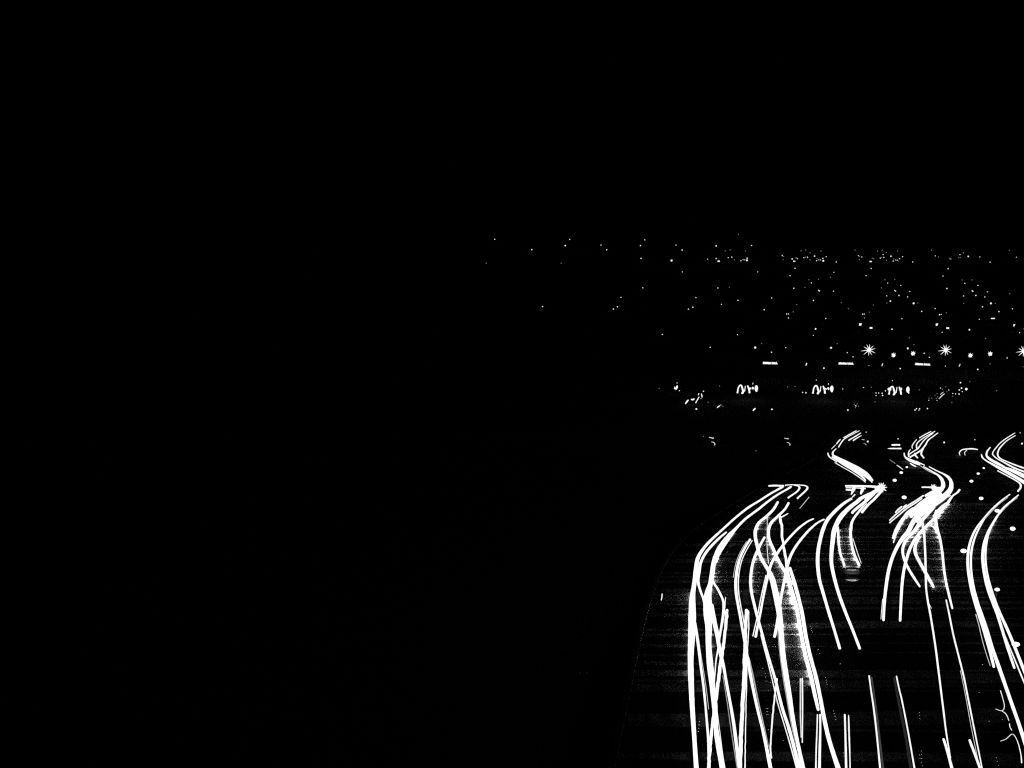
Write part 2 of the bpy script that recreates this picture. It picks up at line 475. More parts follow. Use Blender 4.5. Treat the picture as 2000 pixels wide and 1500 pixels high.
# --- second carriageway
T('long clean curve, outer one of the second pair', [(1662,975,6),(1648,984,7),(1632,998,7.5),(1616,1016,8),(1607.5,1034,8),(1601.5,1056,7.5),(1598,1076,7.5),(1597,1100,7.5),(1600,1130,7),(1606.5,1154,7),(1614,1180,6.5),(1620,1200,6.5),(1630,1232,6),(1640,1266,6)], b=MID)
T('long curve from the star lamp, inner one of the second pair', [(1720,957,6),(1702,964,8),(1682,974,9),(1674,981,9),(1662,990,10),(1650,1001,10.5),(1640,1013,11),(1633,1026,10.5),(1628.5,1040,10),(1626,1060,9),(1624,1080,8),(1624,1100,7.5),(1627.5,1120,7.5),(1633,1142,7),(1641,1168,7),(1653,1200,6.5),(1666,1232,6),(1679,1266,6)], b=MID)
T('short branch curling off the inner second trail', [(1636,1030,5),(1637,1040,5),(1638,1060,5),(1641,1080,5),(1645,1092,5),(1649,1104,5)], b=HOT, glow=[(1030, 1110, 110)], side='R')
T('wavy branch ending level with the short one', [(1691,984,4),(1682,994,4.5),(1674,1004,5),(1668,1012,5),(1663.6,1021,5.5),(1662,1032,6),(1661.5,1046,5.5),(1664,1066,5.5),(1669,1084,6),(1678,1104,5.5)], b=HOT, glow=[(1020, 1045, 60), (1045, 1095, 120), (1095, 1110, 60)], side='L')
T('hairline beside the end of the wavy branch', [(1666,1052,1.2),(1671,1068,1.4),(1677,1086,1.4),(1682,1100,1.2)], b=LOW)
T('stubby trail below the star lamp, left of two', [(1706,966,6),(1688,982,7),(1674,993,7),(1665,1001,6)], b=MID)
T('stubby trail below the star lamp, right of two', [(1721,960,6),(1708,975,6),(1696,986,5.5),(1684,1000,6)], b=MID)
T('thick short glare joining the trails under the star lamp', [(1720,956,9),(1708,962,11),(1698,970,11),(1692,976,8)], b=MID)
T('upper horizontal streak left of the star lamp', [(1651,949,3.2),(1668,949,3.4),(1686,949.5,4),(1706,950.5,5),(1720,953,6)], b=MID)
T('middle horizontal streak left of the star lamp', [(1652,952.6,1.8),(1665,952.8,1.8),(1678,953.2,2),(1690,954,3)], b=LOW)
T('lower short horizontal streak left of the star lamp', [(1652.5,956.5,2.6),(1660,957,2.8),(1667,958.4,3)], b=LOW)
T('drip of light hanging from the left of the streaks', [(1668,953,7),(1666.5,957,8),(1665,961,5),(1663,965,2.5)], b=LOW)
T('drip of light hanging from the middle of the streaks', [(1685,954,7),(1684,958,7),(1681.5,964,4)], b=LOW)
T('tiny dash below the hanging drips', [(1669.5,966.5,2.6),(1667,969,2.6),(1664,972,1.6)], b=LOW)
T('arched streak inside the star lamp glare', [(1707,952,3),(1711,955,4),(1708,960,5),(1700,966,6)], b=LOW)
T('left trail of the isolated cut pair at bottom centre', [(1697.5,1320,2.6),(1701.5,1350,3.4),(1706,1380,3.6),(1712,1430,3.6),(1719,1500,4),(1723,1540,4)], b=LOW)
T('grey ghost strip right of the isolated left trail', [(1702.5,1323,3.4),(1707,1355,3.6),(1711.5,1390,4),(1717.5,1440,4.4),(1724.5,1500,5),(1728,1540,5)], b=0.055)
T('right trail of the isolated cut pair at bottom centre', [(1751,1321,2.4),(1756,1345,2.8),(1762,1370,3),(1773,1426,3.2),(1786,1500,3.6),(1793,1540,3.6)], b=LOW)
T('dark grey ghost strip left of the isolated right trail', [(1746.5,1324,4),(1753,1360,5),(1760,1395,5.5),(1769,1440,5.5),(1779,1500,6),(1786,1540,6)], b=0.022)

# --- far S bends, left one
FG = dict(group='light trails on the far bends')
T('outermost thin line at the top of the left far bend', [(1672,841.6,1.8),(1660,848,1.8),(1648,855,1.8)], b=LOW, **FG)
T('dash below the outermost line of the left far bend', [(1641,858.5,2),(1637,863,2.4),(1634,867,1.8)], b=LOW, **FG)
T('faint dash curling into the left far bend', [(1632,869,1.2),(1628,873,1.6),(1624,877,1)], b=1.0, **FG)
T('small hook at the leftmost point of the left far bend', [(1617,885,2),(1618,889,2.6),(1621,893.5,2.6),(1627,897.5,2.6),(1634,902,2.4)], b=LOW, **FG)
T('second line at the top of the left far bend', [(1678,841.6,1.6),(1664,849,1.8),(1650,857,2),(1643.5,864,2.2),(1638,873,2)], b=LOW, **FG)
T('dash joining the second line to the thick left bend', [(1633,876.5,1.6),(1629,880.5,2),(1626.5,884,3.4),(1627,889,4),(1632,894,4.5)], b=LOW, **FG)
T('third short line at the top of the left far bend', [(1681,846,1.8),(1670,853,2.6),(1658,860,2.6)], b=LOW, **FG)
T('fourth shortest line at the top of the left far bend', [(1682,851,1.4),(1675,855,2.4),(1667,860.2,2.8)], b=LOW, **FG)
T('thick upper trail of the left far bend', [(1629,891,5),(1652,902.5,7),(1676,914.5,7),(1693,926,6.5),(1704,938,4)], b=MID, **FG)
T('thick middle trail of the left far bend', [(1631,895,5),(1657,909,7),(1679,922,7),(1695,934,5),(1703,941.5,2.4)], b=MID, **FG)
T('thick lower trail of the left far bend', [(1626,893,4),(1648,907.5,7),(1670,921,7),(1683,930.5,5.5),(1690,938,3.5)], b=MID, **FG)
T('thin lowest trail of the left far bend', [(1631,904,1.8),(1648,914,2),(1664,923,2),(1679,933,2),(1690,941.5,2)], b=LOW, **FG)
# middle far bend
T('outermost thin line at the top of the middle far bend', [(1818,843,1.6),(1807,848.5,1.8),(1796,855,1.8)], b=LOW, **FG)
T('curved dash below the outermost line of the middle far bend', [(1790,859,1.6),(1785,865,1.8),(1781.5,871,1.6),(1782,876,1.2)], b=LOW, **FG)
T('second line of the middle far bend', [(1825.5,843,2),(1815,849,2),(1806,854,2),(1795,862,2),(1790,869,2.2),(1791,876,2.6)], b=LOW, **FG)
T('third line of the middle far bend, crossing to the left', [(1822,846.5,1.8),(1808,857,2),(1800,866,2),(1793,876,2.6),(1784,882,2.2),(1775,888,2.4)], b=LOW, **FG)
T('innermost line of the middle far bend, crossing to the left', [(1831.5,846,2),(1822,853,2.2),(1813,860,2.4),(1807,870,3),(1799,879.5,3.4),(1788,887,4),(1778,893,4)], b=LOW, **FG)
T('right leg dropping from the innermost middle line', [(1803,876,3),(1799.5,884,3.6),(1800,889,3.6),(1804,894,3)], b=LOW, **FG)
T('short leg left of the dropping right leg', [(1787,886,3.4),(1788,890,4),(1792,894,2.6)], b=LOW, **FG)
T('small arc left of the crossing in the middle far bend', [(1778,878,1.6),(1774.5,884,2.2),(1775,891,3)], b=LOW, **FG)
T('hook at the leftmost point of the middle far bend', [(1766,885,1.8),(1767,891,2.6),(1771,896,3.4)], b=LOW, **FG)
T('thick short trail at the foot of the middle crossing', [(1769,894,4),(1778,899,6.5),(1787,903,7),(1796,907.5,3)], b=MID, **FG)
T('short lower dash under the middle crossing', [(1778,905,2),(1783,908.5,2.8),(1788.5,911,2.4)], b=LOW, **FG)
T('thin dash right of the middle crossing', [(1790,901,2),(1798,905,2),(1805.5,908.5,1.8)], b=LOW, **FG)
T('left line of the winding middle pair into the glare', [(1804,912,2.4),(1820,921,3.4),(1832,928.5,5),(1839,936,7),(1842,944,8),(1841,952,9),(1834,960,12),(1822,970,14),(1805,982,14),(1789,994,12),(1777,1004,8)], b=MID, **FG)
T('right line of the winding middle pair into the glare', [(1815,912,2),(1830,920,3),(1846,928,5),(1855,936,7),(1858,944,8),(1857,954,10),(1851,964,13),(1838,976,15),(1822,988,14),(1806,1000,12),(1796,1010,8)], b=MID, **FG)
T('hairline below the left line of the winding middle pair', [(1798,910,1),(1812,919,1),(1828,927,1)], b=0.9, **FG)
# right far bend
T('outer upper line of the right far bend', [(1982,846,1.6),(1966,856,2),(1954,865,2),(1946,874,2),(1940,882,2),(1939,888,2.2),(1946,895,2.4),(1960,903,4),(1980,914,5),(2000,922,5),(2020,930,5)], b=LOW, **FG)
T('inner upper line of the right far bend', [(1983,851,1.6),(1968,860,2),(1958,869,2.2),(1951,878,2.6),(1948.5,888,2.8),(1954,896,3),(1970,903.5,4),(1986,910,4.5),(2000,915,5),(2020,922,5)], b=LOW, **FG)
T('short thick hook of the right far bend', [(1934,874,2),(1928,882,3),(1927,890,4),(1933,897,6),(1946,905,8),(1960,912,6)], b=MID, **FG)
T('leftmost hook of the right far bend', [(1917,888,2),(1919,894,3),(1926,900,3.4),(1938,907,5),(1952,915,8),(1968,924,9),(1984,933,9),(2000,943,9),(2014,953,9)], b=MID, **FG)
T('lowest line of the right far bend hooking back left', [(1949,920,3),(1968,930,3.4),(1985,939.5,3.4),(1993,946,4),(1993,953,4),(1988.5,959,4)], b=MID, **FG)
T('thick line in the right far bend leaving the frame', [(1964,914,5),(1982,921,8),(2000,930,9),(2016,938,9)], b=MID, **FG)

# --- third carriageway glare fan
T('topmost thin streak of the middle glare pointing left', [(1800.5,951.5,2.6),(1812,951.6,2.6),(1824,952.5,4),(1840,954,6)], b=LOW)
T('bright block of glare under the small star', [(1832,956,6),(1820,962,7),(1808,968,5)], b=MID)
T('broad glare of merged trails, left part', [(1834,966,14),(1814,980,16),(1794,996,15),(1780,1008,8)], b=MID)
T('broad glare of merged trails, right part', [(1852,968,10),(1834,980,12),(1814,992,13),(1800,1006,11),(1791,1018,7)], b=MID)
T('outermost thin trail of the fan left of the glare', [(1803,968.6,4),(1792,976,3.6),(1781,983,3.6),(1765,993,3.6),(1751,1004,3),(1738,1016,2.6)], b=LOW)
T('second thin trail of the fan left of the glare', [(1800,974,3),(1789,982,3),(1771,993.5,3),(1753,1008.5,2.6),(1738,1021,2.4)], b=LOW)
T('short stub above the outermost fan trail', [(1761,990,3.6),(1755,995,4.4),(1749.5,1000.5,3)], b=LOW)
T('tiny stub above the outermost fan trail', [(1770,986,2),(1765,990.5,3)], b=LOW)
T('left curved trail of the fan, cut off at its foot', [(1784,996,12),(1773,1003,9),(1766.6,1010,7),(1758.6,1020,6),(1750.6,1033,5.5),(1746,1044,4.5),(1744.5,1051,4)], b=HOT, glow=[(1000, 1060, 60)], side='R')
T('narrow trail beside the cut-off left fan trail', [(1766,1014,3),(1758,1028,3),(1750,1044,3),(1745,1060,1.8)], b=LOW)
T('long left trail of the third pair curving to its cut end', [(1800,996,10),(1789,1011,10),(1781,1024,10),(1773,1040,10.5),(1764,1051,10),(1756,1062,8),(1748,1077,7.5),(1740.5,1096,7),(1734.5,1120,7),(1730,1150,6.5),(1727,1180,6),(1725.5,1211,5)], b=MID)
T('hairline left of the long left third trail at its foot', [(1724,1170,1.2),(1722,1190,1.2),(1720.6,1209,1)], b=LOW)
T('trail from the glare swinging down right to a cut end', [(1812,998,8),(1801,1013,8.5),(1793,1027,8.5),(1784,1040,8),(1773,1050,8),(1766,1062,6.5),(1763,1076,5.5),(1766,1092,5.5),(1774,1110,5.5),(1786,1130,5.5),(1796,1145,4.5)], b=HOT, glow=[(1000, 1060, 50), (1060, 1100, 15)], side='R')
T('diagonal trail in the gap of the glare', [(1833,981,5),(1825,990,6),(1817,999,7),(1807,1010,7.5),(1798,1020,6)], b=MID)
T('long right trail of the third pair from the upper right tip', [(1874,957,4.5),(1869,963,4.5),(1861,968.6,4),(1856,975,5),(1849,985,6.5),(1837,999,8),(1829,1010,8),(1817,1021,7),(1807,1031,7),(1797,1041,7),(1789,1051,6.5),(1783,1060,6.5),(1776,1075,6.5),(1770,1094,6),(1765,1116,6),(1762,1140,6),(1760,1170,5.5),(1758,1212,5)], b=MID, glow=[(980, 1060, 60)])
T('parallel trail left of the long right third trail', [(1847,983,3),(1838,991,5),(1831,999,6),(1824,1008,5)], b=MID)
T('slender trail falling right of the glare to a cut end', [(1829,998,6),(1827,1007,7),(1828,1019,6.5),(1830,1031,6),(1834.6,1047,5.5),(1837,1058,5),(1840.5,1080,5),(1843.5,1110,5),(1847.5,1136,5),(1853,1160,5),(1860,1188,4)], b=HOT, glow=[(1000, 1060, 90), (1060, 1140, 50)], side='L')
T('small wedge of glare left of the slender trail', [(1820,1028,3),(1825,1031,6),(1829,1036,6)], b=MID)
T('thin upright trail running to the bottom right of centre', [(1801,1014,5),(1803,1031,5.5),(1805,1043,5),(1806,1060,4.5),(1807.4,1090,4.5),(1808,1120,4.5),(1809,1150,4),(1812.5,1176,4),(1817,1200,4),(1822,1230,4),(1828,1270,4),(1833,1310,4),(1838,1350,3.8),(1843,1390,3.6),(1848,1430,3.2),(1856,1480,3)], b=LOW)
T('hairline beside the thin upright trail', [(1811,1166,1.2),(1814,1178,1.4),(1819,1188,1.2)], b=LOW)
T('thick curl crossing the thin upright trail', [(1796,1050,5),(1789,1062,6),(1787,1076,7),(1792,1090,7),(1804,1112,7),(1814,1130,7),(1823,1146,5.5)], b=HOT, glow=[(1050, 1146, 60)], side='R')
T('thin double trail running to the bottom, right of the upright one', [(1848,1172,2.4),(1851,1186,3),(1854,1200,3.6),(1862,1240,3.6),(1872,1280,3.6),(1882,1320,3.6),(1890,1360,3.4),(1898,1400,3.2),(1906,1440,2.6),(1918,1500,2.2),(1925,1540,2.2)], b=LOW)
T('hairline left of the thin double trail', [(1876,1310,0.9),(1886,1360,0.9),(1895,1410,0.9),(1904,1455,0.9),(1913,1500,1)], b=0.9)
T('short bottom trail at the left of the bottom right pair', [(1843,1444,5),(1847,1456,5.5),(1851,1470,5.5),(1859,1500,6.5),(1869,1540,6.5)], b=MID)
T('short bottom trail at the right of the bottom right pair', [(1894,1446,5),(1898,1457,5.5),(1903,1470,5.5),(1914,1500,6),(1928,1540,6)], b=MID)

# --- right pair
T('outer trail of the right pair, cut off two thirds down', [(1972,966,2.2),(1956,978,2.8),(1938,994,3),(1922,1012,3.6),(1908,1030,4),(1899.5,1046,4.5),(1893.5,1064,5),(1890.5,1084,5.5),(1890.5,1106,6),(1893,1126,6.5),(1898,1152,7),(1905,1178,7),(1912,1200,7),(1922,1232,6.5),(1932,1266,6.5),(1941,1302,5.5)], b=MID, glow=[(1020, 1090, 14)], side='R')
T('trail running with the outer right one and on to the frame edge', [(1923,1013,3),(1911,1034,3.6),(1902,1056,4),(1897,1080,4.4),(1896.5,1106,4),(1899,1130,4),(1904,1155,4),(1911,1180,4.5),(1917.5,1200,6),(1928,1232,7),(1938,1266,7.5),(1950,1300,8),(1964,1340,7.5),(1978,1380,7.5),(1990,1414,7.5),(2001,1448,8),(2014,1490,8)], b=MID)
T('hairline above the outer right trail', [(1968,972,0.9),(1952,984,0.9),(1936,1000,0.9),(1925,1012,0.9)], b=0.9)
T('inner trail of the right pair, cut off two thirds down', [(1989,967,2.2),(1976,978,3.2),(1960,992,3.8),(1948,1008,4.5),(1936,1028,5.5),(1928,1044,6),(1922,1064,6.5),(1919.5,1084,6.5),(1920.5,1104,6.5),(1924,1126,7),(1930.5,1152,7.5),(1940,1178,7.5),(1948,1200,6.5),(1958,1232,6),(1969,1268,6),(1981,1304,5)], b=MID, glow=[(1010, 1090, 20)], side='R')
T('trail running with the inner right one and out of frame', [(1945,1014,3),(1934,1034,3.6),(1928,1054,3.6),(1925,1080,3.6),(1926,1104,3.4),(1930,1128,4),(1937,1154,5),(1946,1180,5.5),(1954,1200,6),(1966,1226,6.5),(1978,1254,6.5),(1990,1284,6.5),(2002,1314,6.5),(2018,1350,6.5)], b=MID)
T('thin third trail between the inner right ones low down', [(1964,1244,1.6),(1976,1274,2.6),(1988,1303,2.8),(2000,1332,3),(2012,1358,3)], b=LOW)
T('hairline along the inner right trail at its top', [(1987,972,0.9),(1972,984,0.9),(1958,998,0.9),(1946,1012,0.9)], b=0.9)
T('dashed hairline left of the outer right trail low down', [(1906,1200,1.4),(1912,1222,1.4),(1918,1248,1.2),(1926,1276,1.2),(1934,1300,1)], b=0.8)
T('thin hook, upper of three beside the bottom right trail', [(1954,1349,1.4),(1958,1362,1.4),(1961.4,1376,1.4),(1960.5,1385,1.5),(1956,1388.4,1.6),(1950,1387,1.6),(1945,1385,1.6)], b=LOW)
T('thin hook, middle of three beside the bottom right trail', [(1957.5,1389.4,1.4),(1963,1393,1.4),(1967,1398.5,1.4),(1970.3,1407,1.4)], b=LOW)
T('tiny broken dash below the middle hook', [(1971.8,1413.5,1.4),(1972.6,1420,1.4),(1976,1426,1.4)], b=LOW)
T('thin hook, lowest and longest beside the bottom right trail', [(1954.8,1447.4,1.3),(1964,1444,1.3),(1971.5,1437.6,1.4),(1977,1434,1.5),(1983,1439,1.4),(1989,1453,1.5),(1994,1474,1.8),(1995.4,1489.5,2.4)], b=LOW)
T('short lone streak on the dark verge left of the road', [(1293.2,1160,1.6),(1292.8,1166,2.2),(1291.6,1172,1.6)], b=LOW, group=None)
T('thin arc of light on the slope below the right hillside', [(1875,889,1.2),(1873.8,884,1.8),(1879,878.6,2),(1888,877,2.2),(1900,876.6,2.4),(1909,878,2)], b=LOW, **FG)
T('small second arc under the thin arc', [(1885,889,0.9),(1884,884,1.2),(1888,879.6,1.4)], b=LOW, **FG)
T('faint dotted streak above the road lamps', [(1738,898,0.8),(1748,905,1)], b=0.5, **FG)
T('short dashed streak beside the road lamps', [(1752,909,1.6),(1757,912.4,1.8),(1763,916.6,1.4)], b=LOW, **FG)

# ------------------------------------------------------------------ headlamp beams at the ends of the brightest trails
def beam(px, py, tx, ty, power, h=1.7):
    p, _ = place(px, py, h)
    q, _ = place(tx, ty, 0.0)
    d = bpy.data.lights.new('headlamp_beam', 'SPOT')
    d.energy = power
    d.spot_size = math.radians(14)
    d.spot_blend = 1.0
    d.shadow_soft_size = 0.09
    o = bpy.data.objects.new('headlamp_beam', d)
    COL.objects.link(o)
    o.location = p
    o.rotation_euler = (q - p).to_track_quat('-Z', 'Y').to_euler()
BEAMS = [
    (1652, 1092, 1661, 1118, 20000), (1674, 1092, 1667, 1118, 20000), (1663, 1104, 1664, 1132, 9000), (1650, 1076, 1658, 1104, 14000),
]
for b in BEAMS:
    beam(*b)

# ------------------------------------------------------------------ reflector road studs, their reflected light put in as emission
STUDS = [(1366,1409,1.4),(1365.2,1415.6,1.4),(1365,1422,1.4),(1364,1428.4,1.4),
 (1612.4,1323,1),(1613.4,1328,1),(1614.6,1332,1),(1615.6,1337,1),(1628,1388,1.1),(1629.4,1393.4,1.1),(1631,1398.6,1.1),(1632.4,1404.4,1.1),
 (1796,1391,.9),(1796.2,1397,.9),(1796.4,1403,.9),(1799.6,1466,1),(1796,1473.6,.9),(1799.6,1473.2,.9),(1797,1480.4,.9),(1800,1480.6,1),(1799.4,1488,1),(1801.2,1495.4,.9),
 (1583.4,1223,.9),(1584.4,1227,.9),(1585,1231,.9),(1586.6,1234,.9),(1946,1479,.8),(1948,1486,.8),(1950,1493.6,.8),
 (1496.6,1383.4,.9),(1499.6,1383.2,.9),(1496.6,1389.4,.9),(1499.6,1389.2,.9),(1497,1395.4,.9),(1500,1395,.9),
 (1490,1305,.9),(1494.6,1315,.9),(1495,1322,.9),(1496,1330,.9),(1598,1268.6,1),(1601,1276,.9),(1641,1296,1),(1912.4,1352,.8),(1932,1408,1),(1957.6,1405,1),(1919,1298,1.2),(1529.6,1445.6,.8),(1500.4,1424.6,1.1),(1647,1470,1),(1648.6,1476,1)]
V1, F1 = join(box(-1, 1, -1, 1, -0.6, 0.2), ball((0, 0, 0.5), 0.75, 0.75, 0.55, 8, 5))
me = bpy.data.meshes.new('road_stud')
me.from_pydata([tuple(v) for v in V1], [], F1)
me.materials.append(M['metal']); me.materials.append(EM(1.3))
for i, p in enumerate(me.polygons):
    p.material_index = 0 if i < 6 else 1
ORD = ['zeroth','first','second','third','fourth','fifth','sixth','seventh','eighth','ninth','tenth','eleventh','twelfth','thirteenth','fourteenth','fifteenth','sixteenth','seventeenth','eighteenth','nineteenth','twentieth']
TENS = {2:'twenty',3:'thirty',4:'forty',5:'fifty',6:'sixty'}
TENTH = {2:'twentieth',3:'thirtieth',4:'fortieth',5:'fiftieth',6:'sixtieth'}
def ordinal(n):
    if n <= 20: return ORD[n]
    t, u = divmod(n, 10)
    return TENTH[t] if u == 0 else TENS[t] + '-' + ORD[u]
for i, (a, b, w) in enumerate(sorted(STUDS)):
    p, t = place(a, b, 0.03)
    o = link('road_stud', me)
    k = 0.62 * w * t / F
    o.scale = (k, k, k)
    o.location = (p.x, p.y, p.z - 0.03 + 0.6 * k)
    tag(o, 'tiny reflector stud with built-in glint on the dark road, %s from the left' % ordinal(i + 1), 'road stud', 'reflector studs with built-in glint')

# ------------------------------------------------------------------ street lamps beside the right carriageway
def street_lamp(label, px, py, wpx, hpx):
    h = 0.75
    p, t = place(px, py, h)
    gz = ground_z(p.x, p.y)
    root = empty('road_lamp', (p.x, p.y, gz))
    tag(root, label, 'road lamp', 'low lamps beside the road')
    rx, rz = 0.46 * wpx * t / F, 0.46 * hpx * t / F
    v, f = join(cyl((0, 0.05, -0.16), (0, 0.05, h - rz * 0.9), 0.09, 0.07), cyl((0, 0.05, -0.16), (0, 0.05, 0.12), 0.16, 0.14))
    mesh_obj('post', v, f, M['metal'], root)
    v, f = tube_mesh([Vector((0, 0.05, h - rz * 1.15)), Vector((0, 0.03, h - rz * 0.95)), Vector((0, 0, h - rz * 0.7))], [0.08, rx * 0.4, rx * 0.55], 10)
    mesh_obj('cup', v, f, M['metal'], root)
    v, f = ball((0, 0, h), rx, rx * 0.9, rz, 14, 8)
    mesh_obj('lamp_globe', v, f, EM(1.6), root, True)
LAMPS = [
 ('large oval road lamp just left of the right pair of trails', 1882, 1076, 13, 8.6),
 ('oval road lamp right of the right trails, near the frame edge', 1978, 1032.6, 11.4, 8),
 ('half-hidden oval lamp right of the inner right trail', 1947.6, 1151.4, 11, 7),
 ('largest oval lamp touching the inner right trail', 1984, 1258.4, 17, 9.6),
 ('oval lamp overlapping the top of the right pair of trails', 1948, 997.6, 11, 7),
 ('second nearest of the four lamps right of the star lamp', 1747.4, 938, 8.2, 5.8),
 ('third nearest of the four lamps right of the star lamp', 1760.2, 923, 7, 4.6),
 ('farthest of the four lamps right of the star lamp', 1771.2, 912.4, 5, 3.2),
 ('nearest and biggest of the four lamps right of the star lamp', 1766, 971.4, 10, 7),
 ('nearest and biggest of the four lamps right of the middle glare', 1916.4, 973.4, 9, 6.2),
 ('second nearest of the four lamps right of the middle glare', 1897.4, 939.8, 7.6, 5.4),
 ('third nearest of the four lamps right of the middle glare', 1910.6, 925, 6, 4),
 ('farthest of the four lamps right of the middle glare', 1921.4, 914.2, 4.6, 3),
]
for l in LAMPS:
    street_lamp(*l)

# ------------------------------------------------------------------ star lamps
def star_lamp(label, px, py, core, spikes, h=11.0):
    """lamp on a mast: a round core, its lens starburst added as slim glowing rays"""
    p, t = place(px, py, h)
    gz = ground_z(p.x, p.y)
    root = empty('star_lamp', (p.x, p.y, gz))
    tag(root, label, 'lamp', 'bright lamps on the hillside' if py < 900 else 'star lamps at the road')
    k = t / F
    v, f = join(cyl((0, 0.3 + core * k, -0.16), (0, 0.3 + core * k, h), 0.2, 0.12), cyl((0, 0.3 + core * k, h - 0.1), (0, 0, h), 0.1, 0.1))
    mesh_obj('mast', v, f, M['metal'], root)
    v, f = ball((0, 0, h), core * k, core * k, core * k, 16, 10)
    mesh_obj('lamp_globe', v, f, EM(1.3), root, True)
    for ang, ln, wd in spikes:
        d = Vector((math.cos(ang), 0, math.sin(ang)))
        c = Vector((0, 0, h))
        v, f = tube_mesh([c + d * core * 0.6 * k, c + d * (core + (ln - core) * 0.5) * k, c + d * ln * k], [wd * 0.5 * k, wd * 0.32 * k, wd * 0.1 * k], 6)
        mesh_obj('starburst_ray', v, f, EM(1.3), root)  # ray of the lens starburst as glowing geometry, no part of the lamp
def pts(angles, lens, w):
    return [(math.radians(a), l, w) for a, l in zip(angles, lens)]
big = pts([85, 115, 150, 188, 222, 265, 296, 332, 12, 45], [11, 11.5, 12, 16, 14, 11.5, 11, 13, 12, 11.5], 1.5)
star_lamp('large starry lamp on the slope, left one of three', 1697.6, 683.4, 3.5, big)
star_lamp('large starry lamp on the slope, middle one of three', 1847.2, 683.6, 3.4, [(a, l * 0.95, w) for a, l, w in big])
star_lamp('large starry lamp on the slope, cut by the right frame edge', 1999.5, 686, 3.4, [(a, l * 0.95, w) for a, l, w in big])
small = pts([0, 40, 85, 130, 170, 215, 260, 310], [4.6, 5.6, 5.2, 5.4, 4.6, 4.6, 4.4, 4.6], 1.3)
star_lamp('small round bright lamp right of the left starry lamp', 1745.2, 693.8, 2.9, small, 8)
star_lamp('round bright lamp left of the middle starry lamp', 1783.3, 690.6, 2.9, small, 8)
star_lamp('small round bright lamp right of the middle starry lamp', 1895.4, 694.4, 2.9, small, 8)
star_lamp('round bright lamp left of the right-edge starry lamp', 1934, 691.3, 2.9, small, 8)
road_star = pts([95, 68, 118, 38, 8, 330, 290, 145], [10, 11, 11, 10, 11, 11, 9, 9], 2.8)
star_lamp('bright lamp with lens rays at the head of the second pair of trails', 1721.6, 953, 6, road_star, 1.1)
star_lamp('small lamp with lens rays on the left of the middle glare', 1823, 953.5, 3.4, [(a, l * 0.75, w * 0.8) for a, l, w in road_star], 1.1)

# ------------------------------------------------------------------ illuminated signs on the slope
def upright(name, label, cat, group, cx, cy, h):
    p, t = place(cx, cy, h)
    gz = ground_z(p.x, p.y)
    root = empty(name, (p.x, p.y, gz))
    tag(root, label, cat, group)
    return root, t / F, h + (p.z - gz - h)

def word_sign(label, x0, x1, yt, yb, tilt, seed):
    rnd = random.Random(seed)
    cx, cy = (x0 + x1) / 2, (yt + yb) / 2
    root, k, h = upright('lit_sign', label, 'sign', 'long lit signs on the slope', cx, cy, 7.0)
    wid, hei = (x1 - x0) * k, (yb - yt) * k
    for s in (-0.35, 0.35):
        v, f = cyl((s * wid, 0.35, -0.16), (s * wid, 0.35, h + hei * 0.4), 0.1, 0.1)
        mesh_obj('post', v, f, M['metal'], root)
    v, f = box(-wid * 0.52, wid * 0.52, 0.12, 0.3, h - hei * 0.62, h + hei * 0.62)
    mesh_obj('board', v, f, M['board'], root)
    # six letters, a gap, then four letters; too far away to read, each a glowing block with its own ragged top
    spans = [(i * 0.0895, i * 0.0895 + 0.0885) for i in range(6)] + [(0.59 + i * 0.1, 0.59 + i * 0.1 + 0.099) for i in range(4)]
    for i, (a, b) in enumerate(spans):
        xa, xb = (a - 0.5) * wid, (b - 0.5) * wid
        dz = -tilt * (a - 0.5) * hei
        zb = h - hei * 0.5 + dz
        zt = h + hei * (0.5 - rnd.uniform(0.0, 0.1)) + dz
        n = 4
        V, Fc = [], []
        tops = [zt - hei * rnd.uniform(0, 0.32) for _ in range(n + 1)]
        if i == 0: tops = [h - hei * 0.25, h + hei * 0.3, zt, h + hei * 0.2, zt]
        if i == 9: tops = [zt, zt, h - hei * 0.05, h - hei * 0.2, h - hei * 0.3]
        for j in range(n + 1):
            x = xa + (xb - xa) * j / n
            for yy in (-0.06, 0.115):
                V.append(Vector((x, yy, zb))); V.append(Vector((x, yy, tops[j])))
        for j in range(n):
            q = j * 4
            Fc += [(q, q + 4, q + 5, q + 1), (q + 2, q + 3, q + 7, q + 6), (q + 1, q + 5, q + 7, q + 3), (q, q + 2, q + 6, q + 4)]
        Fc += [(0, 1, 3, 2), (n * 4, n * 4 + 2, n * 4 + 3, n * 4 + 1)]
        mesh_obj('letter', V, Fc, EM(1.15), root)
word_sign('long lit two-word sign on the slope, left one of three', 1490, 1519, 706.4, 711.2, 0.12, 3)
word_sign('long lit two-word sign on the slope, middle one of three', 1638, 1667.2, 707.4, 711.8, 0.12, 3)
word_sign('long lit two-word sign on the slope, right one of three', 1787.4, 1817.2, 709, 713.4, 0.25, 3)

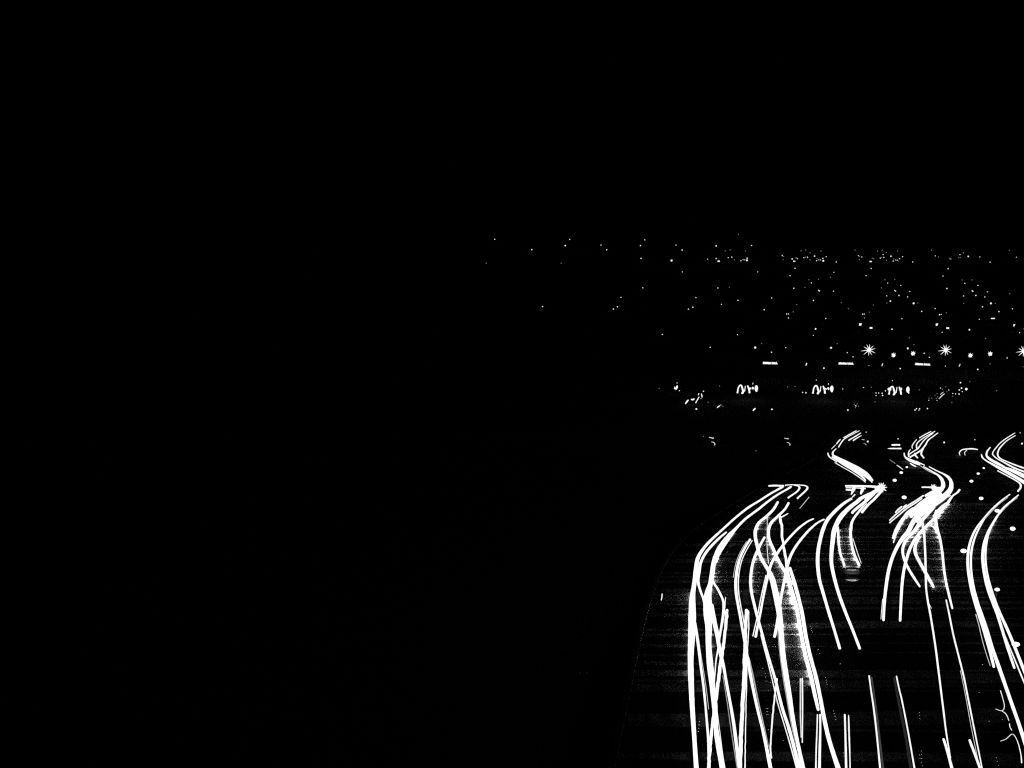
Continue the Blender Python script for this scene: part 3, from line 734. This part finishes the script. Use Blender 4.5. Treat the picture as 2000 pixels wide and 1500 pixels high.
def glyph_sign(label, ox, oy, variant):
    cx, cy = 1606 + ox, 761 + oy
    root, k, h = upright('glowing_glyph_sign', label, 'sign', 'glowing looped signs at the foot of the slope', cx, cy, 4.0)
    def P(x, y, yy=0.0): return Vector(((x - 1606) * k, yy, h - (y - 761) * k))
    for x in (1592, 1620):
        v, f = cyl((P(x, 761).x, 0.75, -0.16), (P(x, 761).x, 0.75, h + 1.2), 0.09, 0.08)
        mesh_obj('post', v, f, M['metal'], root)
    v, f = box(P(1586, 0).x, P(1629, 0).x, 0.55, 0.68, h - 0.25, h + 0.05)
    mesh_obj('rail', v, f, M['board'], root)
    def stroke(name, pp, depth=0.0):
        c = catmull(pp, 6)
        v, f = tube_mesh([P(a, b, depth) for a, b, _ in c], [0.5 * w * k for _, _, w in c], 8)
        return mesh_obj(name, v, f, EM(1.15), root, True)
    stroke('arch', [(1587.6,768.6,3.4),(1588.2,765.5,2.6),(1589,760,2.2),(1590.8,755.4,2.4),(1593.4,753.2,2.2),(1595.8,754.6,2.6),(1597.4,760,3.2),(1598.8,765,3.4),(1597.6,768,4.2),(1595.6,768.6,2.2)])
    stroke('slash', [(1603.2,754.4,1.3),(1602.6,759,1.5),(1601.6,765.4,1.6)])
    stroke('fork', [(1607.4,753.8,1.8),(1609,757.6,3),(1610.2,761,2.8),(1611,765,3),(1611.4,768.6,3.4)])
    stroke('fork_arm', [(1610.2,760.6,1.6),(1612,758.6,1.6),(1612.2,755.6,1.4)] if variant == 2 else [(1610.2,760,2),(1612.6,759,2.4),(1614,761,1.6)])
    v, f = ball(P(1624.6, 759.2), 3.1 * k, 1.2 * k, 6 * k, 14, 9)
    mesh_obj('oval', v, f, EM(1.15), root, True)
    stroke('oval_tail', [(1624.4,763,4.2),(1625.4,765.6,2.6)] if variant != 2 else [(1625,764,2.2),(1627,766.2,2)])
    if variant != 2:
        stroke('knot', [(1616.4,759.4,2.6),(1617.6,757.6,2.2),(1618.6,759.6,2.8),(1617.2,760.4,2)])
        stroke('tick', [(1618.2,748.4,0.9),(1617.4,751.4,1.1)])
    else:
        v, f = ball(P(1588.6, 758.2), 3.6 * k, 1.5 * k, 3 * k, 12, 8)
        mesh_obj('bulb', v, f, EM(1.15), root, True)
glyph_sign('glowing loop, slash and oval shapes, leftmost of three', -147.4, -0.8, 0)
glyph_sign('glowing loop, slash and oval shapes, middle of three', 0, 0, 1)
glyph_sign('glowing loop with a round bulb on its left, rightmost of three', 148.6, 1.8, 2)

# ------------------------------------------------------------------ lit windows in dark houses, lit bars
def lit_house(label, px, py, wpx, hpx, group='houses with one lit window'):
    h = 3.2
    p, t = place(px, py, h)
    gz = ground_z(p.x, p.y)
    k = t / F
    w, hh = wpx * k / 2, hpx * k / 2
    root = empty('house', (p.x, p.y + 0.1, gz))
    tag(root, label, 'house', group)
    X, top = max(4.0, w * 2.0), h + hh + 0.9
    v, f = box(-X, X, 0.0, 7.0, -1.5, top)
    mesh_obj('wall', v, f, M['wall'], root)
    v = [Vector(q) for q in ((-X - .4, -.4, top + .003), (X + .4, -.4, top + .003), (X + .4, 7.4, top + .003), (-X - .4, 7.4, top + .003), (-X - .4, 3.5, top + 2.4), (X + .4, 3.5, top + 2.4))]
    mesh_obj('roof', v, [(3, 2, 1, 0), (0, 1, 5, 4), (2, 3, 4, 5), (0, 4, 3), (1, 2, 5)], M['roof'], root)
    v, f = box(-w, w, -0.1, -0.004, h - hh, h + hh)
    win = mesh_obj('window', v, f, EM(1.15), root)
    v, f = box(-w - .15, w + .15, -0.2, -0.005, h - hh - .14, h - hh - .003)
    mesh_obj('sill', v, f, M['kerb'], win)
for i, (x, y) in enumerate(((1681, 633.8), (1830.8, 634.2), (1982.4, 635.6))):
    which = ('leftmost', 'middle', 'rightmost')[i]
    lit_house('dark house with a bright square window, %s of three' % which, x, y, 5.6, 4.2)
    lit_house('dark house with a bright slanting window, %s of three' % which, x + 20.3, y + 6.7, 5, 2.8, 'houses with a slanting lit window')
    T('thin smile-shaped light left of a lit window, %s of three' % which, [(x + 10.6, y + 6, 1), (x + 13, y + 7, 1.8), (x + 16, y + 6.2, 1.4)], b=LOW, name='wall_light', cat='wall light', h=3.0, group='smile-shaped lights on the slope')
lit_house('dark house with a long thin lit window on the right slope', 1939.4, 622, 7, 1.8)
T('upper of the two lit bars between the far bends', [(1741.6, 869, 2.6), (1746, 869, 3.6), (1751, 868.8, 3), (1757.4, 869, 3.4)], b=MID, name='lit_bar', cat='light bar', h=1.2, group='lit bars between the far bends')
T('lower of the two lit bars between the far bends', [(1734, 876, 0.6), (1739, 876, 2), (1746, 876, 2.4), (1752, 876, 2), (1760, 876, 2.8)], b=MID, name='lit_bar', cat='light bar', h=0.9, group='lit bars between the far bends')

# ------------------------------------------------------------------ short streaks at the foot of the slope
SG = dict(name='light_streak', cat='light streak', h=2.0, group='short light streaks at the foot of the slope')
def N3(*q): return [(1250 + a / 5, 660 + b / 5, w) for a, b, w in q]
def N4(*q): return [(1600 + a / 5, 660 + b / 5, w) for a, b, w in q]
T('ragged upright flare, leftmost at the foot of the slope', N3((362,468,2),(360,482,4),(352,496,4.5)), b=MID, **SG)
T('small blob left of the ragged upright flare', N3((340,480,1.4),(338,494,2.4)), b=LOW, **SG)
T('brightest slanting dash left of the leftmost loop sign', N3((470,608,2),(458,624,3.4),(446,640,2.4)), b=MID, **SG)
T('small knot right of the brightest slanting dash', N3((502,600,2),(514,603,3),(527,596,2.4)), b=LOW, **SG)
T('dotted dash slanting below the small knot', N3((576,578,1.6),(566,596,2),(554,616,1.6),(545,634,1.8)), b=LOW, **SG)
T('upright dash right of the dotted dash', N3((600,546,1.4),(604,562,2),(606,576,1.8)), b=LOW, **SG)
T('tiny upright dash above the dotted dash', N3((574,543,1.4),(570,556,1.8)), b=LOW, **SG)
T('thin slanting dash below left of the leftmost loop sign', N3((756,680,1.8),(768,671,2),(780,662,1.6)), b=LOW, **SG)
T('slanting dash under the leftmost loop sign', N3((1124,690,2.2),(1114,700,3),(1106,708,2)), b=MID, **SG)
T('faint flat dash, left one of the lower two', N3((676,971,1),(698,976,1.4),(716,979,1.8)), b=0.9, **SG)
T('faint bent dash, left one of the lower two', N3((699,1018,1.6),(716,1020,1.4),(729,1030,1.4),(730,1046,1.2)), b=0.9, **SG)
T('faint flat dash, middle one of the lower two', N3((1410,979,0.8),(1428,982,1.1),(1448,985,1.8)), b=0.8, **SG)
T('faint bent dash, middle one of the lower two', N3((1437,1022,1.4),(1453,1026,1.2),(1464,1036,1.2),(1463,1050,1.2)), b=0.8, **SG)
T('longest dotted dash right of the rightmost loop sign', N4((1222,547,1.2),(1200,564,1.4),(1180,584,1.4)), b=LOW, **SG)
T('thin dash above the longest dotted dash', N4((1210,530,1.1),(1197,541,1.2),(1185,552,1)), b=0.9, **SG)
T('dim bent dash right of the left far bend', N4((436,1030,0.9),(450,1036,1.1),(458,1046,1)), b=0.6, **SG)
T('dim flat dash right of the left far bend', N4((416,990,0.8),(430,993,1.1),(441,995,1.2)), b=0.6, **SG)
for i, (x, y) in enumerate(((1575, 711.6), (1723.4, 712.4), (1874.3, 713.6))):
    T('short tilted double dash right of a lit sign, %s of three' % ('leftmost', 'middle', 'rightmost')[i], [(x + 0.8, y - 2, 1.4), (x - 0.2, y, 1.8), (x - 0.8, y + 2, 1.4)], b=(LOW, 0.9, 0.7)[i], **SG)

# ------------------------------------------------------------------ the lights of the town on the dark hillside
D = 0      # marks a dim one
A = [(331,137,2.4),(693,238,2.6),(1020,198,3.2),(1063,139,2.2),(1369,194,2),(1425,239,2.4),(1755,198,2.5),(1797,142,2.1),(1760,324,2.5),(799,794,2.3),(1530,796,2.3),(1491,818,2.5),(1564,704,2.1),(1777,610,2.2),(1968,1066,2.2),(249,370,D),(980,370,D)]
B = [(352,244,2),(412,292,2.7),(308,394,4.6),(414,505,1.8),(659,381,1.8),(744,251,3),(744,375,2.5),(764,401,3.2),(774,401,3),(833,300,D),(880,290,D),(862,366,2),(897,361,2.3),(922,388,D),(961,139,D),(986,396,2.2),(1007,386,1.6),(1023,388,1.7),(1044,392,4),(1047,372,2.6),(1028,300,D),(1090,247,2.2),(1150,505,1.8),(760,662,2.3),(873,655,D),(546,756,2.1),(957,783,2.3),(795,822,1.9),(516,850,2.6),(473,869,2.4),(952,1118,1.9),(686,1242,2.4),(1125,1244,5),(1187,1205,D),(1284,1290,2.3),(1423,1245,2),(1213,874,2.6),(1285,760,2.1),(1389,346,2.1),(1403,354,D),(1397,383,D),(1486,378,3),(1501,401,2.8),(1511,401,2.6),(1525,371,1.7),(1539,377,1.8),(1514,470,2.3),(1465,542,2.1),(1502,665,2.5),(1610,657,D),(1573,300,D),(1618,291,D),(1600,366,2),(1616,362,D),(1635,361,2.3),(1661,317,D),(1660,388,D),(1705,351,2.8),(1728,378,D),(1724,396,2.2),(1747,387,1.7),(1763,388,1.8),(1790,397,4),(1786,373,2.4),(1767,300,D),(1819,357,2),(1917,408,2.1),(1893,510,1.8),(1860,559,D),(1650,581,D),(1744,578,D),(1674,612,2),(1745,685,2.2),(1752,691,2.4),(1890,694,2),(1694,785,2.4),(1531,824,D),(1966,806,D),(1497,896,D),(1432,916,2.4),(1450,915,2),(1450,955,2.2),(1814,960,2.3),(1715,1062,3.8),(1693,1125,1.8),(1866,1246,4.3),(1926,1206,D),(1796,1445,3.4)]
C = [(349,293,D),(383,347,1.9),(394,354,D),(416,359,1.8),(391,385,D),(497,404,2.8),(508,404,2.8),(518,371,D),(532,377,D),(569,302,D),(615,293,D),(655,317,D),(624,336,2),(597,370,2),(608,363,D),(631,364,2.2),(657,392,D),(700,352,2.9),(728,380,D),(723,399,2.2),(745,389,1.6),(761,391,2.1),(773,401,D),(785,376,2.1),(765,301,D),(814,357,2),(913,408,2.2),(507,472,2.2),(458,543,2),(643,583,D),(738,580,D),(668,614,2),(797,637,2),(608,660,D),(738,686,2),(746,692,2.3),(885,696,2.1),(779,735,2.5),(864,749,2.2),(659,739,2),(695,790,3),(661,809,D),(922,812,4.4),(963,809,D),(1001,891,2.5),(528,829,D),(284,864,D),(425,918,2.4),(441,917,1.9),(489,899,D),(441,958,2.2),(711,1065,3),(808,962,2),(880,1150,D),(865,1252,4.4),(925,1215,D),(1025,1300,2.4),(1076,1340,2.2),(274,1294,2.2),(330,1335,2.2),(484,1420,1.8),(791,1449,2.9),(1096,293,D),(1134,349,1.9),(1165,360,D),(1272,375,D),(1285,379,1.7),(1374,336,2),(1362,367,D),(1381,366,D),(1410,318,D),(1456,354,3.2),(1569,359,1.9),(1669,410,2),(1259,474,2.4),(1209,546,2),(1422,617,2),(1492,583,D),(1396,585,D),(1550,637,2),(1247,667,2.7),(1494,689,2.3),(1501,695,2.4),(1530,735,2.5),(1410,740,2),(1642,700,2),(1617,750,2.2),(1412,812,D),(1677,813,4.2),(1719,814,D),(1595,846,2.5),(1755,893,2.6),(1132,863,2.2),(1176,923,2.8),(1192,921,1.7),(1241,904,D),(1192,962,2.2),(1467,1070,3.8),(1564,968,2),(1201,1095,2),(1860,718,D),(1856,294,D),(1925,361,1.7),(1887,866,2.2),(1957,1098,2),(1625,1155,D),(1835,1346,2.4),(1232,1425,1.8),(1670,1403,D),(1548,1457,3.2),(1990,1432,D)]
E = [(187,492,D),(385,515,2),(362,440,1.8),(777,470,D),(620,521,2.5),(595,593,1.6),(550,694,4),(1288,697,3.5),(1442,478,D),(1514,474,D),(1588,532,2.4),(1621,535,3),(1722,412,1.8),(1980,498,2),(665,628,D),(790,655,1.6),(808,668,D),(620,962,D),(1133,1103,D)]
G = [(434,484,2),(508,482,D),(555,537,2.2),(581,538,2.2),(615,540,2.7),(555,563,2),(619,562,2.9),(647,517,2.5),(715,417,1.8),(977,507,D),(280,705,3.4),(357,663,2.6),(343,648,D),(370,644,D),(383,667,D),(352,680,D),(545,625,D),(935,704,3),(950,691,2.7),(980,692,2.9),(974,705,2),(1057,690,2.9),(1072,588,D),(1070,610,1.8),(1150,610,1.6),(1172,592,2),(1157,577,D),(1143,590,D),(1150,545,D),(1130,560,D),(1100,588,D),(1185,490,2),(1203,500,D),(1236,477,D),(1265,508,2),(1247,525,D),(1305,542,2.1),(1332,546,2.3),(1303,569,D),(1366,548,3),(1397,524,2.1),(1368,508,3.1),(1390,490,3.5),(1380,437,3.2),(1437,500,6),(1470,427,D),(1733,515,D),(1295,632,D),(458,920,2),(474,1012,4.2),(770,985,2.6),(1220,1020,4),(1520,994,2.2),(1980,1032,4.2),(1962,927,2)]
L = [(900 + a / 5, 440 + b / 5, d) for a, b, d in A] + [(1250 + a / 5, 430 + b / 5, d) for a, b, d in B] + [(1600 + a / 5, 430 + b / 5, d) for a, b, d in C] \
  + [(1250 + a / 5, 660 + b / 5, d) for a, b, d in E] + [(1600 + a / 5, 660 + b / 5, d) for a, b, d in G]
# drop the ones read twice where two readings of the photo overlapped
U = []
for a, b, d in L:
    if all(abs(a - q[0]) + abs(b - q[1]) > 1.2 for q in U):
        U.append((a, b, d))
# one lamp: tapered post, curved bracket, round glowing head under a small dark hood (head radius 1)
post = join(cyl((0, 1.15, -9.2), (0, 1.15, 0.6), 0.16, 0.1, 6), tube_mesh([Vector((0, 1.15, 0.6)), Vector((0, 0.9, 1.15)), Vector((0, 0, 1.3))], [0.1, 0.09, 0.09], 6))
hood = cyl((0, 0, 1.02), (0, 0, 1.4), 0.35, 0.1, 8)
def lamp_mesh(b):
    me = bpy.data.meshes.new('hillside_lamp')
    dark = join(post, hood)
    v, f = join(dark, ball((0, 0, 0), 1, 1, 1, 10, 6))
    me.from_pydata([tuple(q) for q in v], [], f)
    me.materials.append(M['metal']); me.materials.append(EM(b))
    nd = len(dark[1])
    for i, p in enumerate(me.polygons):
        p.material_index = 0 if i < nd else 1
        p.use_smooth = i >= nd
    me.update()
    return me
BR, DM, VM = lamp_mesh(1.1), lamp_mesh(0.22), lamp_mesh(0.03)
BANDS = [(0, 493, 'high on the ridge'), (493, 514, 'in the row below the ridge'), (514, 560, 'on the upper slope'), (560, 600, 'on the middle slope'), (600, 645, 'just above the starry lamps'),
         (645, 705, 'level with the starry lamps'), (705, 752, 'below the long signs'), (752, 772, 'level with the loop signs'), (772, 815, 'below the loop signs'), (815, 900, 'by the far bends')]
for y0, y1, where in BANDS:
    for bright in (True, False):
        row = sorted(q for q in U if y0 <= q[1] < y1 and (q[2] > 0) == bright)
        for i, (a, b, d) in enumerate(row):
            dd = d * 0.79 if d > 0 else 1.6
            h = 4.0
            for _ in range(3):
                p, t = place(a, b, h)
                r = 0.5 * dd * t / F
                h = 9.0 * r
            o = link('hillside_lamp', BR if bright else DM)
            o.location = p
            o.scale = (r, r, r)
            size = 'faint speck of light' if not bright else ('bright round light' if d >= 3.4 else 'small white light')
            tag(o, '%s %s, %s %s one from the left' % (size, where, ordinal(i + 1), 'bright' if bright else 'faint'), 'lamp', 'lights of the town on the hillside')
for i, (a, b) in enumerate(((1133, 1314.8), (1147, 1314.4), (1293.2, 1316))):
    p, t = place(a, b, 0.35)
    r = 0.5 * 1.6 * t / F
    o = link('verge_lamp', VM)
    o.location = p
    o.scale = (r, r, r)
    tag(o, 'barely visible speck on the black verge, %s of three from the left' % ('first', 'second', 'third')[i], 'lamp', 'faint specks on the verge')
